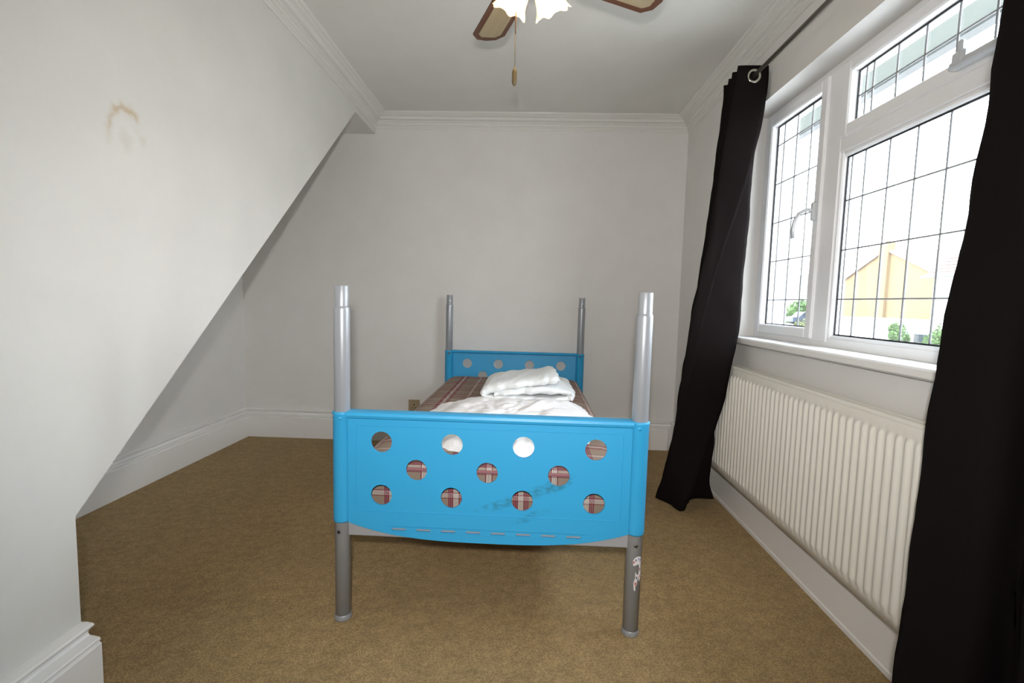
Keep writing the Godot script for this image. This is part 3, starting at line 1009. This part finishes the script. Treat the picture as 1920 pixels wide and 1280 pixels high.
func build_bed() -> void:
	var bed := thing("bed", "single bed frame with blue plastic end panels and tall silver posts", "bed", Vector3(-0.1155, 0, -1.503))
	bed.rotation.y = -0.0122
	var L := 1.962
	bed_end(bed, "footboard", 0.0, 1.0)
	bed_end(bed, "headboard", -L, -1.0)
	for zz in [0.0, -L]:
		for s in [-1.0, 1.0]:
			var c := Vector3(s * 0.481, 0, zz)
			var st := mb(true)
			lathe(st, [Vector2(0.0, 0.012), Vector2(0.0255, 0.012), Vector2(0.0255, 1.040), Vector2(0.0250, 1.0455), Vector2(0.0232, 1.049), Vector2(0.0222, 1.051)], c, 32)
			var p := obj("post", st, M.silver, bed)
			st = mb(true)
			lathe(st, [Vector2(0.0222, 1.050), Vector2(0.0222, 1.1150), Vector2(0.0215, 1.1165), Vector2(0.0200, 1.1165), Vector2(0.0198, 1.115), Vector2(0.0198, 1.052), Vector2(0.0, 1.052)], c, 32)
			var sp := obj("spigot", st, M.silver, p)
			if zz < -1.0:
				st = mb(true)
				tube(st, [c + Vector3(0.002, 1.062, 0.0215), c + Vector3(0.002, 1.062, 0.0228)], 0.0035, 10)
				obj("peg_hole", st, M.dark, p)
			st = mb(true)
			lathe(st, [Vector2(0.0, 0.0), Vector2(0.0272, 0.0), Vector2(0.0282, 0.004), Vector2(0.0278, 0.016), Vector2(0.0258, 0.019)], c, 32)
			obj("foot_cap", st, M.silver, p)
			# bolts below the sleeves
			if zz > -1.0:
				st = mb(true)
				var d := Vector3(-0.16 if s < 0 else 0.0, 0, 1).normalized()
				tube(st, [c + Vector3(0, 0.3105, 0) + d * 0.0248, c + Vector3(0, 0.3105, 0) + d * 0.0262], 0.0058 if s < 0 else 0.0066, 12)
				obj("bolt", st, M.dark if s < 0 else M.screw, p)
	for s in [-1.0, 1.0]:
		var st2 := mb()
		box(st2, Vector3(s * 0.472 - 0.012, 0.285, -L + 0.028), Vector3(s * 0.472 + 0.012, 0.345, -0.028), 0.004)
		obj("side_rail", st2, M.grey_paint, bed)
	for k in 12:
		var st3 := mb()
		var z := -0.12 - k * (L - 0.24) / 11.0
		box(st3, Vector3(-0.458, 0.318, z - 0.035), Vector3(0.458, 0.332, z + 0.035), 0.003)
		obj("slat", st3, M.slat, bed)
	# torn remains of a sticker on the right foot leg: white backing with red, blue and black flecks
	var pc := Vector3(0.481, 0, 0)
	var wrap := func(a: float, y: float, r: float) -> Vector3: return pc + Vector3(sin(a - 0.35) * r, y, cos(a - 0.35) * r)
	var shards := [[[0.10, 0.262], [0.35, 0.272], [0.75, 0.276], [1.2, 0.272], [1.28, 0.244], [0.95, 0.236], [0.80, 0.250], [0.45, 0.246], [0.15, 0.244]],
		[[0.95, 0.240], [1.30, 0.240], [1.32, 0.196], [1.05, 0.188], [0.82, 0.206]],
		[[0.42, 0.226], [0.62, 0.216], [0.86, 0.214], [0.72, 0.186], [0.52, 0.160], [0.34, 0.162], [0.26, 0.188], [0.45, 0.204]]]
	var marks := [[0.22, 0.256, 0.10, 0.006, Color8(186, 62, 52)], [0.44, 0.263, 0.10, 0.005, Color8(40, 40, 48)], [0.80, 0.266, 0.10, 0.006, Color8(110, 120, 178)], [1.05, 0.262, 0.08, 0.007, Color8(70, 84, 150)], [1.08, 0.230, 0.10, 0.007, Color8(150, 50, 56)], [1.05, 0.206, 0.08, 0.008, Color8(182, 58, 50)], [0.62, 0.204, 0.10, 0.006, Color8(46, 48, 56)], [0.50, 0.184, 0.12, 0.008, Color8(190, 60, 50)], [0.58, 0.172, 0.06, 0.008, Color8(34, 34, 38)]]
	var sst := mb()
	for sh in shards:
		var poly := PackedVector2Array()
		for q in sh: poly.append(Vector2(q[0], q[1]))
		# fine strips so that the paper follows the round leg
		for k in 10:
			var a0 := 0.05 + k * 0.13
			var clip := Geometry2D.intersect_polygons(poly, PackedVector2Array([Vector2(a0, 0), Vector2(a0 + 0.13, 0), Vector2(a0 + 0.13, 1), Vector2(a0, 1)]))
			for pl in clip:
				var t := Geometry2D.triangulate_polygon(pl)
				for i in range(0, t.size(), 3):
					var a: Vector2 = pl[t[i]]
					var b: Vector2 = pl[t[i + 1]]
					var c2: Vector2 = pl[t[i + 2]]
					if (b - a).cross(c2 - a) < 0:
						var w := b
						b = c2; c2 = w
					tri(sst, wrap.call(a.x, a.y, 0.02585), wrap.call(b.x, b.y, 0.02585), wrap.call(c2.x, c2.y, 0.02585))
	var sticker := obj("sticker", sst, mat(Color8(216, 212, 212), 0.5), bed)
	sticker.set_meta("label", "torn white sticker with red, blue and black flecks")
	for mk in marks:
		var q := mb()
		var n := 10
		for k in n:
			var t0 := TAU * k / n
			var t1 := TAU * (k + 1) / n
			var w0 := 0.8 + 0.35 * sin(k * 2.1)
			var w1 := 0.8 + 0.35 * sin(((k + 1) % n) * 2.1)
			tri(q, wrap.call(mk[0], mk[1], 0.0261), wrap.call(mk[0] + cos(t0) * mk[2] * w0, mk[1] + sin(t0) * mk[3] * w0, 0.0261), wrap.call(mk[0] + cos(t1) * mk[2] * w1, mk[1] + sin(t1) * mk[3] * w1, 0.0261))
		obj("fleck", q, mat(mk[4], 0.5), sticker)

func build_mattress() -> void:
	var t := thing("mattress", "taupe mattress in burgundy and white tartan ticking on the bed", "mattress", Vector3(-0.105, 0.334, -2.487))
	t.rotation.y = -0.0122
	var hw := 0.455
	var hl := 0.928
	var h := 0.206
	var nx := 36
	var nz := 84
	var top := func(x: float, z: float) -> float:
		var ex := clampf((hw - absf(x)) / 0.06, 0, 1)
		var ez := clampf((hl - absf(z)) / 0.06, 0, 1)
		var round_ := -0.016 * (pow(1 - ex, 2) + pow(1 - ez, 2))
		var quilt := 0.004 * absf(sin(z * PI / 0.11)) + 0.003 * absf(sin(x * PI / 0.13))
		return h - 0.006 + round_ + quilt * minf(ex, ez)
	var st := mb(true)
	var rows := []
	var uvs := []
	for i in nz + 1:
		var z := lerpf(-hl, hl, float(i) / nz)
		var r := []
		var u := []
		for j in nx + 1:
			var x := lerpf(-hw, hw, float(j) / nx)
			r.append(Vector3(x, top.call(x, z), z))
			u.append(Vector2((x + 0.166) / 0.22, z / 0.22))
		rows.append(r); uvs.append(u)
	grid(st, rows, uvs)
	obj("top_cover", st, M.tartan, t)
	# border: four slightly bulging sides
	var st2 := mb(true)
	for side in 4:
		var along := hl if side < 2 else hw
		var n := 40
		var br := []
		var bu := []
		for k in 7:
			var f := k / 6.0
			var bul := 0.006 * sin(f * PI)
			var r := []
			var u := []
			for j in n + 1:
				var s := lerpf(-along, along, float(j) / n)
				var p := Vector3.ZERO
				var lo := 0.0
				match side:
					0: p = Vector3(hw + bul, 0, -s)
					1: p = Vector3(-hw - bul, 0, s)
					2: p = Vector3(s, 0, hl + bul)
					3: p = Vector3(-s, 0, -hl - bul)
				var hh: float = top.call(clampf(p.x, -hw, hw), clampf(p.z, -hl, hl))
				p.y = lerpf(hh, lo, f)
				r.append(p)
				u.append(Vector2((s + 0.166) / 0.22, (f * h + 0.055) / 0.22))
			br.append(r); bu.append(u)
		grid(st2, br, bu)
	obj("border", st2, M.tartan, t)
	obj("base_cover", bx(Vector3(-hw + 0.004, -0.001, -hl + 0.004), Vector3(hw - 0.004, 0.01, hl - 0.004)), M.tartan, t)
	for yy in [h - 0.036, 0.004]:
		var path := []
		var rc := 0.03
		for q in [[1, 1, 0.0], [-1, 1, 0.5], [-1, -1, 1.0], [1, -1, 1.5]]:
			for k in 6:
				var a: float = PI * (q[2] + 0.5 * k / 5.0)
				path.append(Vector3(q[0] * (hw - rc + 0.002) + cos(a) * rc, yy, q[1] * (hl - rc + 0.002) + sin(a) * rc))
		path.append(path[0])
		var ps := mb(true)
		tube(ps, path, 0.0055, 8, false)
		obj("piping", ps, M.piping, t)

func catmull(pts: Array, n: int) -> Array:
	var out := []
	for i in pts.size() - 1:
		var p0: Vector2 = pts[max(i - 1, 0)]
		var p1: Vector2 = pts[i]
		var p2: Vector2 = pts[i + 1]
		var p3: Vector2 = pts[min(i + 2, pts.size() - 1)]
		for k in n:
			out.append(p1.cubic_interpolate(p2, p0, p3, float(k) / n))
	out.append(pts[-1])
	return out

func build_bedding() -> void:
	var wob := noise(5.0, 81, 3)
	var fine := noise(16.0, 82, 3)
	# duvet folded into layers, seen from its open end
	var path := catmull([Vector2(0.178, 0.668), Vector2(0.12, 0.668), Vector2(0.03, 0.648), Vector2(-0.07, 0.637), Vector2(-0.17, 0.618), Vector2(-0.225, 0.594), Vector2(-0.215, 0.572), Vector2(-0.14, 0.563), Vector2(0.0, 0.562), Vector2(0.14, 0.563), Vector2(0.225, 0.570), Vector2(0.248, 0.588), Vector2(0.215, 0.608), Vector2(0.10, 0.612), Vector2(-0.02, 0.602), Vector2(-0.13, 0.592), Vector2(-0.165, 0.586)], 7)
	var half := 0.0195
	var rows := []
	var np := path.size()
	var depth := [[0.0, 0.10], [0.006, 0.55], [0.018, 0.85], [0.04, 1.0], [0.09, 1.03], [0.15, 1.0], [0.22, 1.04], [0.29, 1.0], [0.35, 1.02], [0.395, 0.95], [0.412, 0.7], [0.42, 0.1]]
	for dz in depth:
		var row := []
		for side in 2:
			for i in np:
				var k := i if side == 0 else np - 1 - i
				var tn: Vector2 = (path[min(k + 1, np - 1)] - path[max(k - 1, 0)]).normalized()
				var nr := Vector2(-tn.y, tn.x) * (1.0 if side == 0 else -1.0)
				var f := float(k) / (np - 1)
				var puff := 1.25 if f < 0.3 else (0.75 if f < 0.62 else 0.9)
				var ends := clampf(minf(f, 1 - f) * np / 2.5, 0.25, 1.0)
				var z: float = -2.485 - dz[0] + 0.022 * wob.get_noise_2d(f * 4.0, 3.0) * (1.0 - dz[0] * 2.0)
				var q: Vector2 = path[k] + nr * half * puff * ends * float(dz[1])
				var lift := 0.014 * wob.get_noise_3d(q.x * 1.4, q.y * 2.0, z * 1.4) + 0.007 * fine.get_noise_3d(q.x * 1.6 + q.y, q.y * 3.0, z * 0.8)
				q += Vector2(lift * 0.6, lift)
				q.y = maxf(q.y, 0.5415)
				row.append(Vector3(q.x, q.y, z))
		rows.append(row)
	var st := mb(true)
	grid(st, rows, [], true)
	for e in [0, rows.size() - 1]:
		var r: Array = rows[e]
		for i in np - 1:
			var a: Vector3 = r[i]
			var b: Vector3 = r[i + 1]
			var c: Vector3 = r[2 * np - 2 - i]
			var d: Vector3 = r[2 * np - 1 - i]
			if e == 0: quad(st, a, b, c, d)
			else: quad(st, d, c, b, a)
	tag(obj("folded_duvet", st, M.duvet), "thick white duvet folded in layers on the mattress", "duvet")
	# crumpled sheet spread over the foot half
	var prof := [[-0.47, 0.0], [-0.40, 0.010], [-0.355, 0.018], [-0.30, 0.034], [-0.25, 0.046], [-0.15, 0.044], [0.0, 0.046], [0.12, 0.052], [0.22, 0.058], [0.29, 0.052], [0.32, 0.028], [0.34, 0.0]]
	var hump := func(x: float) -> float:
		for i in prof.size() - 1:
			if x <= prof[i + 1][0]:
				return lerpf(prof[i][1], prof[i + 1][1], clampf((x - prof[i][0]) / (prof[i + 1][0] - prof[i][0]), 0, 1))
		return 0.0
	var nr2 := 40
	var na := 120
	var c0 := Vector2(-0.07, -2.09)
	var sr := []
	for i in nr2 + 1:
		var f2 := float(i) / nr2
		var row2 := []
		for k in na:
			var a2 := TAU * k / na
			var d2 := Vector2(cos(a2), sin(a2))
			var rad := Vector2(0.40 * d2.x, 0.50 * d2.y) * pow(maxf(pow(absf(d2.x), 3.2) + pow(absf(d2.y), 3.2), 0.0001), -1.0 / 3.2)
			if d2.y > 0.2: rad.x *= lerpf(1.0, 0.62, clampf((d2.y - 0.2) / 0.6, 0, 1))
			rad *= 1.0 + 0.06 * wob.get_noise_2d(d2.x * 0.7 + 9, d2.y * 0.7)
			var p := c0 + rad * f2
			var edge := 1.0 - pow(f2, 5.0)
			var fold := absf(wob.get_noise_2d(p.x * 0.8 + 0.35 * p.y, p.y * 0.35 + 4.0)) * 0.034 + 0.008 * fine.get_noise_2d(p.x * 0.8, p.y * 0.8)
			var y: float = 0.5395 + edge * (0.012 + hump.call(p.x) * 0.75 * (0.6 + 0.4 * clampf((-p.y - 1.7) / 0.4, 0, 1)) * clampf(1.35 - (-p.y - 2.1) / 0.6, 0.4, 1.0) + fold)
			row2.append(Vector3(p.x, y, p.y))
		sr.append(row2)
	var s2 := mb(true)
	for i in nr2:
		for k in na:
			var k3 := (k + 1) % na
			quad(s2, sr[i][k], sr[i + 1][k], sr[i + 1][k3], sr[i][k3])
	tag(obj("crumpled_sheet", s2, M.sheet), "crumpled white sheet spread on the mattress in front of the folded duvet", "sheet")

# ------------------------------------------------------------------ curtains
# keys: height -> list of (x, z) cross-section points, all of one length; the cloth is 4 mm thick
func curtain_cloth(keys: Array, ny: int, sd: int) -> SurfaceTool:
	var wob := noise(3.0, sd, 3)
	var rows := []
	for i in ny + 1:
		var y: float = lerpf(keys[0][0], keys[-1][0], float(i) / ny)
		var a := 0
		while a < keys.size() - 2 and y < keys[a + 1][0]: a += 1
		var f: float = clampf((keys[a][0] - y) / (keys[a][0] - keys[a + 1][0]), 0, 1)
		var pts := []
		for k in keys[a][1].size():
			var p0: Vector2 = keys[max(a - 1, 0)][1][k]
			var p1: Vector2 = keys[a][1][k]
			var p2: Vector2 = keys[a + 1][1][k]
			var p3: Vector2 = keys[min(a + 2, keys.size() - 1)][1][k]
			pts.append(p1.lerp(p2, f) if keys.size() < 3 else p1.cubic_interpolate(p2, p0, p3, f))
		var path := catmull(pts, 6)
		var row := []
		var n := path.size()
		for side in 2:
			for j in n:
				var k2 := j if side == 0 else n - 1 - j
				var t: Vector2 = (path[min(k2 + 1, n - 1)] - path[max(k2 - 1, 0)]).normalized()
				var nr := Vector2(-t.y, t.x) * (0.002 if side == 0 else -0.002)
				var w := 0.006 * wob.get_noise_2d(k2 * 0.35, y)
				row.append(Vector3(path[k2].x + nr.x + w, y, path[k2].y + nr.y + w))
		rows.append(row)
	var st := mb(true)
	grid(st, rows, [], true)
	for e in [0, rows.size() - 1]:
		var r: Array = rows[e]
		var n2: int = r.size() / 2
		for i in n2 - 1:
			if e == 0: quad(st, r[i], r[i + 1], r[2 * n2 - 2 - i], r[2 * n2 - 1 - i])
			else: quad(st, r[2 * n2 - 1 - i], r[2 * n2 - 2 - i], r[i + 1], r[i])
	return st

func eyelet(parent: Node3D, at: Vector3, dir: Vector3) -> void:
	var st := mb(true)
	var b := Basis(Quaternion(Vector3.UP, dir.normalized()))
	var prof := []
	for k in 13:
		var a := TAU * k / 12
		prof.append(Vector2(0.0265 + cos(a) * 0.0065, sin(a) * 0.0045))
	lathe(st, prof, at, 28, b)
	obj("eyelet", st, M.nickel, parent)

func build_curtains() -> void:
	var rx := 1.034
	var ry := 2.165
	var rod := thing("curtain_pole", "thin grey metal curtain pole above the window", "curtain pole", Vector3(rx, ry, -1.6))
	var st := mb(true)
	tube(st, [Vector3(0, 0, -1.03), Vector3(0, 0, 1.35)], 0.0095, 14)
	obj("shaft", st, M.steel, rod)
	for s in [[-1.03, -1.0], [1.35, 1.0]]:
		st = mb(true)
		var prof := []
		for k in 9:
			prof.append(Vector2(0.02 * sin(PI * k / 8), -0.02 * cos(PI * k / 8)))
		lathe(st, prof, Vector3(0, 0, s[0] + s[1] * 0.015), 18, Basis(Vector3.RIGHT, PI / 2))
		obj("finial", st, M.steel, rod)
	for z in [-0.985, 1.25]:
		st = mb(true)
		tube(st, [Vector3(0, 0, z), Vector3(WALL_R - rx, 0, z)], 0.006, 8)
		lathe(st, [Vector2(0, 0.0), Vector2(0.02, 0.0), Vector2(0.02, 0.006), Vector2(0, 0.006)], Vector3(WALL_R - rx - 0.006, 0, z), 14, Basis(Vector3(0, 0, 1), -PI / 2))
		obj("bracket", st, M.steel, rod)
	# far curtain, pulled back to the left of the window: cross-sections (x, z) from the leading edge back, top to hem
	var spec := [
		[2.212, [1.103, -2.37, 0.958, -2.375, 1.09, -2.42, 0.962, -2.44, 1.09, -2.485, 0.968, -2.51, 1.09, -2.55, 0.975, -2.58, 1.09, -2.62]],
		[2.05, [1.094, -2.37, 0.938, -2.38, 1.095, -2.42, 0.945, -2.45, 1.09, -2.49, 0.955, -2.51, 1.09, -2.55, 0.97, -2.58, 1.09, -2.62]],
		[1.75, [1.052, -2.38, 0.905, -2.39, 1.078, -2.42, 0.918, -2.46, 1.08, -2.50, 0.933, -2.52, 1.08, -2.56, 0.955, -2.59, 1.09, -2.63]],
		[1.45, [0.975, -2.39, 0.882, -2.40, 1.073, -2.42, 0.902, -2.47, 1.07, -2.50, 0.917, -2.53, 1.07, -2.56, 0.935, -2.60, 1.08, -2.64]],
		[1.15, [0.905, -2.40, 0.842, -2.41, 1.070, -2.43, 0.868, -2.47, 1.06, -2.50, 0.888, -2.53, 1.06, -2.57, 0.908, -2.61, 1.07, -2.65]],
		[0.95, [0.868, -2.405, 0.822, -2.42, 1.066, -2.44, 0.848, -2.47, 1.05, -2.50, 0.875, -2.54, 1.05, -2.57, 0.89, -2.61, 1.06, -2.65]],
		[0.77, [0.832, -2.40, 0.808, -2.43, 1.000, -2.345, 0.855, -2.44, 0.99, -2.45, 0.855, -2.53, 0.99, -2.57, 0.865, -2.62, 0.99, -2.66]],
		[0.55, [0.806, -2.42, 0.792, -2.44, 0.998, -2.41, 0.845, -2.46, 0.99, -2.48, 0.838, -2.54, 0.99, -2.59, 0.845, -2.63, 0.98, -2.68]],
		[0.34, [0.780, -2.50, 0.790, -2.47, 0.940, -2.43, 0.905, -2.50, 1.00, -2.49, 0.855, -2.57, 0.98, -2.61, 0.855, -2.66, 0.97, -2.70]],
		[0.12, [0.758, -2.56, 0.785, -2.50, 0.868, -2.42, 0.935, -2.55, 1.02, -2.57, 0.90, -2.62, 0.98, -2.65, 0.86, -2.69, 0.95, -2.74]],
		[0.008, [0.740, -2.60, 0.795, -2.52, 0.835, -2.435, 0.94, -2.60, 1.066, -2.61, 0.95, -2.66, 1.00, -2.69, 0.87, -2.73, 0.94, -2.78]]]
	var keys := []
	for s in spec:
		var pts := []
		for k in 9:
			pts.append(Vector2(s[1][2 * k], s[1][2 * k + 1]))
		keys.append([s[0], pts])
	var c1 := thing("curtain", "black curtain bunched at the far end of the pole, hem splayed on the carpet", "curtain", Vector3(0, 0, 0), "pair of black eyelet curtains")
	obj("cloth", curtain_cloth(keys, 70, 91), M.curtain, c1)
	for k in 8:
		var a: Vector2 = keys[0][1][k]
		var b: Vector2 = keys[0][1][k + 1]
		var t := (b - a).normalized()
		var m := a.lerp(b, clampf((rx - a.x) / (b.x - a.x), 0, 1))
		eyelet(c1, Vector3(rx, ry, m.y + (0.0 if k > 0 else 0.001)), Vector3(-t.y, 0, t.x))
	# near curtain, a dark mass at the right edge
	keys = []
	var nz := [0.0, 0.06, 0.02, 0.16, 0.17, 0.26, 0.27, 0.38, 0.40, 0.48]
	var nxs := [0.8, 0.25, 0.05, 0.0, 0.9, 0.05, 0.95, 0.0, 0.9, 0.2]
	for s in [[2.212, 1.10, 0.965, -1.075], [1.75, 1.095, 0.958, -1.085], [1.3, 1.085, 0.945, -1.110], [0.9, 1.06, 0.930, -1.137], [0.6, 1.0, 0.915, -1.127], [0.3, 1.0, 0.900, -1.120], [0.008, 1.03, 0.885, -1.125]]:
		var pts2 := []
		for k in 10:
			var spread: float = 1.0 + (2.2 - s[0]) * 0.08
			pts2.append(Vector2(lerpf(s[2], s[1], nxs[k]), s[3] + nz[k] * spread))
		keys.append([s[0], pts2])
	var c2 := thing("curtain", "black curtain hanging nearest the viewer, filling the right edge", "curtain", Vector3(0, 0, 0), "pair of black eyelet curtains")
	obj("cloth", curtain_cloth(keys, 60, 92), M.curtain, c2)
	for k in [3, 4, 5, 6, 7]:
		var a2: Vector2 = keys[0][1][k]
		var b2: Vector2 = keys[0][1][k + 1]
		var m2 := a2.lerp(b2, clampf((rx - a2.x) / (b2.x - a2.x), 0, 1))
		var t2 := (b2 - a2).normalized()
		eyelet(c2, Vector3(rx, ry, m2.y), Vector3(-t2.y, 0, t2.x))

# ------------------------------------------------------------------ ceiling fan with lamp
func build_fan() -> void:
	var hub := Vector3(-0.012, 0, -1.545)
	var f := thing("ceiling_fan", "brown cane-panelled ceiling fan with lit glass shades and pull chain", "fan", Vector3(hub.x, CEIL, hub.z))
	var o := f.position
	var st := mb(true)
	lathe(st, [Vector2(0.0, -0.055), Vector2(0.03, -0.055), Vector2(0.055, -0.035), Vector2(0.066, -0.012), Vector2(0.068, 0.0), Vector2(0, 0)], Vector3.ZERO, 28)
	obj("canopy", st, M.brass, f)
	st = mb(true)
	tube(st, [Vector3(0, -0.05, 0), Vector3(0, -0.17, 0)], 0.011, 12)
	obj("down_rod", st, M.brass, f)
	st = mb(true)
	lathe(st, [Vector2(0, -0.285), Vector2(0.06, -0.285), Vector2(0.09, -0.275), Vector2(0.105, -0.255), Vector2(0.108, -0.215), Vector2(0.095, -0.185), Vector2(0.05, -0.165), Vector2(0.0, -0.16)], Vector3.ZERO, 32)
	obj("motor_housing", st, M.brass, f)
	# four blades; yaw measured from -z towards +x
	for yaw in [-22.5, 66.0, 157.0, 246.0]:
		var a: float = deg_to_rad(yaw)
		var b := Basis(Vector3.UP, -a)
		b = b * Basis(Vector3(0, 0, 1), deg_to_rad(10.0))
		var at := Vector3(0, -0.285, 0)
		var put := func(q: Vector2, d: float) -> Vector3: return at + b * Vector3(q.x, d, -q.y)
		var out := PackedVector2Array([Vector2(-0.042, 0.155), Vector2(0.042, 0.155), Vector2(0.060, 0.20), Vector2(0.066, 0.445), Vector2(0.040, 0.478), Vector2(0.0, 0.486), Vector2(-0.040, 0.478), Vector2(-0.066, 0.445), Vector2(-0.060, 0.20)])
		st = mb()
		prism(st, out, -0.003, 0.003, put)
		var bl := obj("blade", st, M.fan_wood, f)
		# cane panel, a hair proud of the wood on the underside
		var cane := PackedVector2Array([Vector2(-0.030, 0.185), Vector2(0.030, 0.185), Vector2(0.042, 0.21), Vector2(0.046, 0.435), Vector2(0.028, 0.456), Vector2(-0.028, 0.456), Vector2(-0.046, 0.435), Vector2(-0.042, 0.21)])
		st = mb()
		prism(st, cane, -0.0042, -0.0025, put)
		obj("cane_panel", st, M.cane, bl)
		st = mb()
		prism(st, PackedVector2Array([Vector2(-0.018, 0.085), Vector2(0.018, 0.085), Vector2(0.03, 0.175), Vector2(-0.03, 0.175)]), 0.003, 0.009, put)
		obj("blade_iron", st, M.brass, bl)
	# light kit
	st = mb(true)
	lathe(st, [Vector2(0, -0.352), Vector2(0.022, -0.350), Vector2(0.042, -0.335), Vector2(0.05, -0.315), Vector2(0.05, -0.295), Vector2(0.035, -0.283), Vector2(0, -0.283)], Vector3.ZERO, 28)
	obj("light_kit", st, M.brass, f)
	for yaw2 in [-48.0, 42.0, 132.0, 222.0]:
		var a2: float = deg_to_rad(yaw2)
		var dirh := Vector3(sin(a2), 0, -cos(a2))
		var axis := (dirh * 0.62 + Vector3.DOWN).normalized()
		var root := dirh * 0.048 + Vector3(0, -0.315, 0)
		st = mb(true)
		tube(st, [dirh * 0.03 + Vector3(0, -0.305, 0), root + axis * 0.01], 0.012, 10)
		obj("lamp_arm", st, M.brass, f)
		# bell-shaped shade whose rim runs out into points
		var bs := Basis(Quaternion(Vector3.UP, axis))
		var rows := []
		var prof := [[0.020, 0.0], [0.026, 0.008], [0.037, 0.025], [0.043, 0.045], [0.045, 0.065], [0.049, 0.082], [0.058, 0.098]]
		var n := 72
		for inner in 2:
			for q in prof.size():
				var p: Array = prof[q] if inner == 0 else prof[prof.size() - 1 - q]
				var row := []
				for k in n:
					var th := -TAU * k / n
					var petal := pow(absf(cos(th * 3.0)), 4.0)
					var w: float = clampf((p[1] - 0.055) / 0.043, 0, 1)
					var r: float = p[0] - (0.0022 if inner == 1 else 0.0) + w * (0.008 * petal - 0.003)
					row.append(root + bs * Vector3(cos(th) * r, p[1] + w * (0.009 * petal - 0.004), sin(th) * r))
				rows.append(row)
		st = mb(true)
		grid(st, rows, [], true)
		obj("shade", st, M.shade, f)
		st = mb(true)
		var bp := []
		for k in 9:
			bp.append(Vector2(0.018 * sin(PI * k / 8), 0.045 - 0.024 * cos(PI * k / 8)))
		lathe(st, bp, root, 16, bs)
		obj("bulb", st, M.bulb, f)
		var l := OmniLight3D.new()
		l.name = "lamp_light"
		f.add_child(l, true)
		l.position = root + axis * 0.085
		l.light_color = Color(1.0, 0.9, 0.74)
		l.light_energy = 0.012
		l.light_size = 0.03
		l.omni_range = 8
		l.omni_attenuation = 2
		l.shadow_enabled = true
	# pull chain with a wooden toggle
	var cx := Vector3(-0.052, -0.33, -0.055)
	st = mb(true)
	tube(st, [cx, Vector3(cx.x, -0.470, cx.z)], 0.0022, 6)
	var chn := obj("pull_chain", st, M.chain, f)
	st = mb(true)
	tube(st, [Vector3(cx.x, -0.470, cx.z), Vector3(cx.x, -0.578, cx.z)], 0.0012, 6)
	obj("cord", st, M.knob, chn)
	st = mb(true)
	lathe(st, [Vector2(0, -0.632), Vector2(0.0045, -0.630), Vector2(0.0075, -0.624), Vector2(0.0085, -0.616), Vector2(0.0085, -0.590), Vector2(0.0075, -0.584), Vector2(0.0035, -0.580), Vector2(0.0030, -0.574), Vector2(0, -0.574)], Vector3(cx.x, 0, cx.z), 14)
	obj("toggle", st, M.knob, chn)

func build_socket() -> void:
	var s := thing("wall_socket", "small beige power socket low on the back wall beside the mattress", "socket", Vector3(-0.848, 0.272, WALL_B))
	obj("plate", bx(Vector3(-0.043, -0.043, -0.001), Vector3(0.043, 0.043, 0.009), 0.003), M.socket, s)
	for q in [[0.0, 0.004, 0.0035, 0.006], [-0.011, -0.018, 0.004, 0.003], [0.011, -0.018, 0.004, 0.003]]:
		obj("pin_hole", bx(Vector3(q[0] - q[2], q[1] - q[3], 0.0085), Vector3(q[0] + q[2], q[1] + q[3], 0.0095)), M.dark, s)
	for q in [[0.0, 0.028], [0.0, -0.034]]:
		var st := mb(true)
		tube(st, [Vector3(q[0], q[1], 0.008), Vector3(q[0], q[1], 0.0098)], 0.003, 10)
		obj("screw", st, M.screw, s)
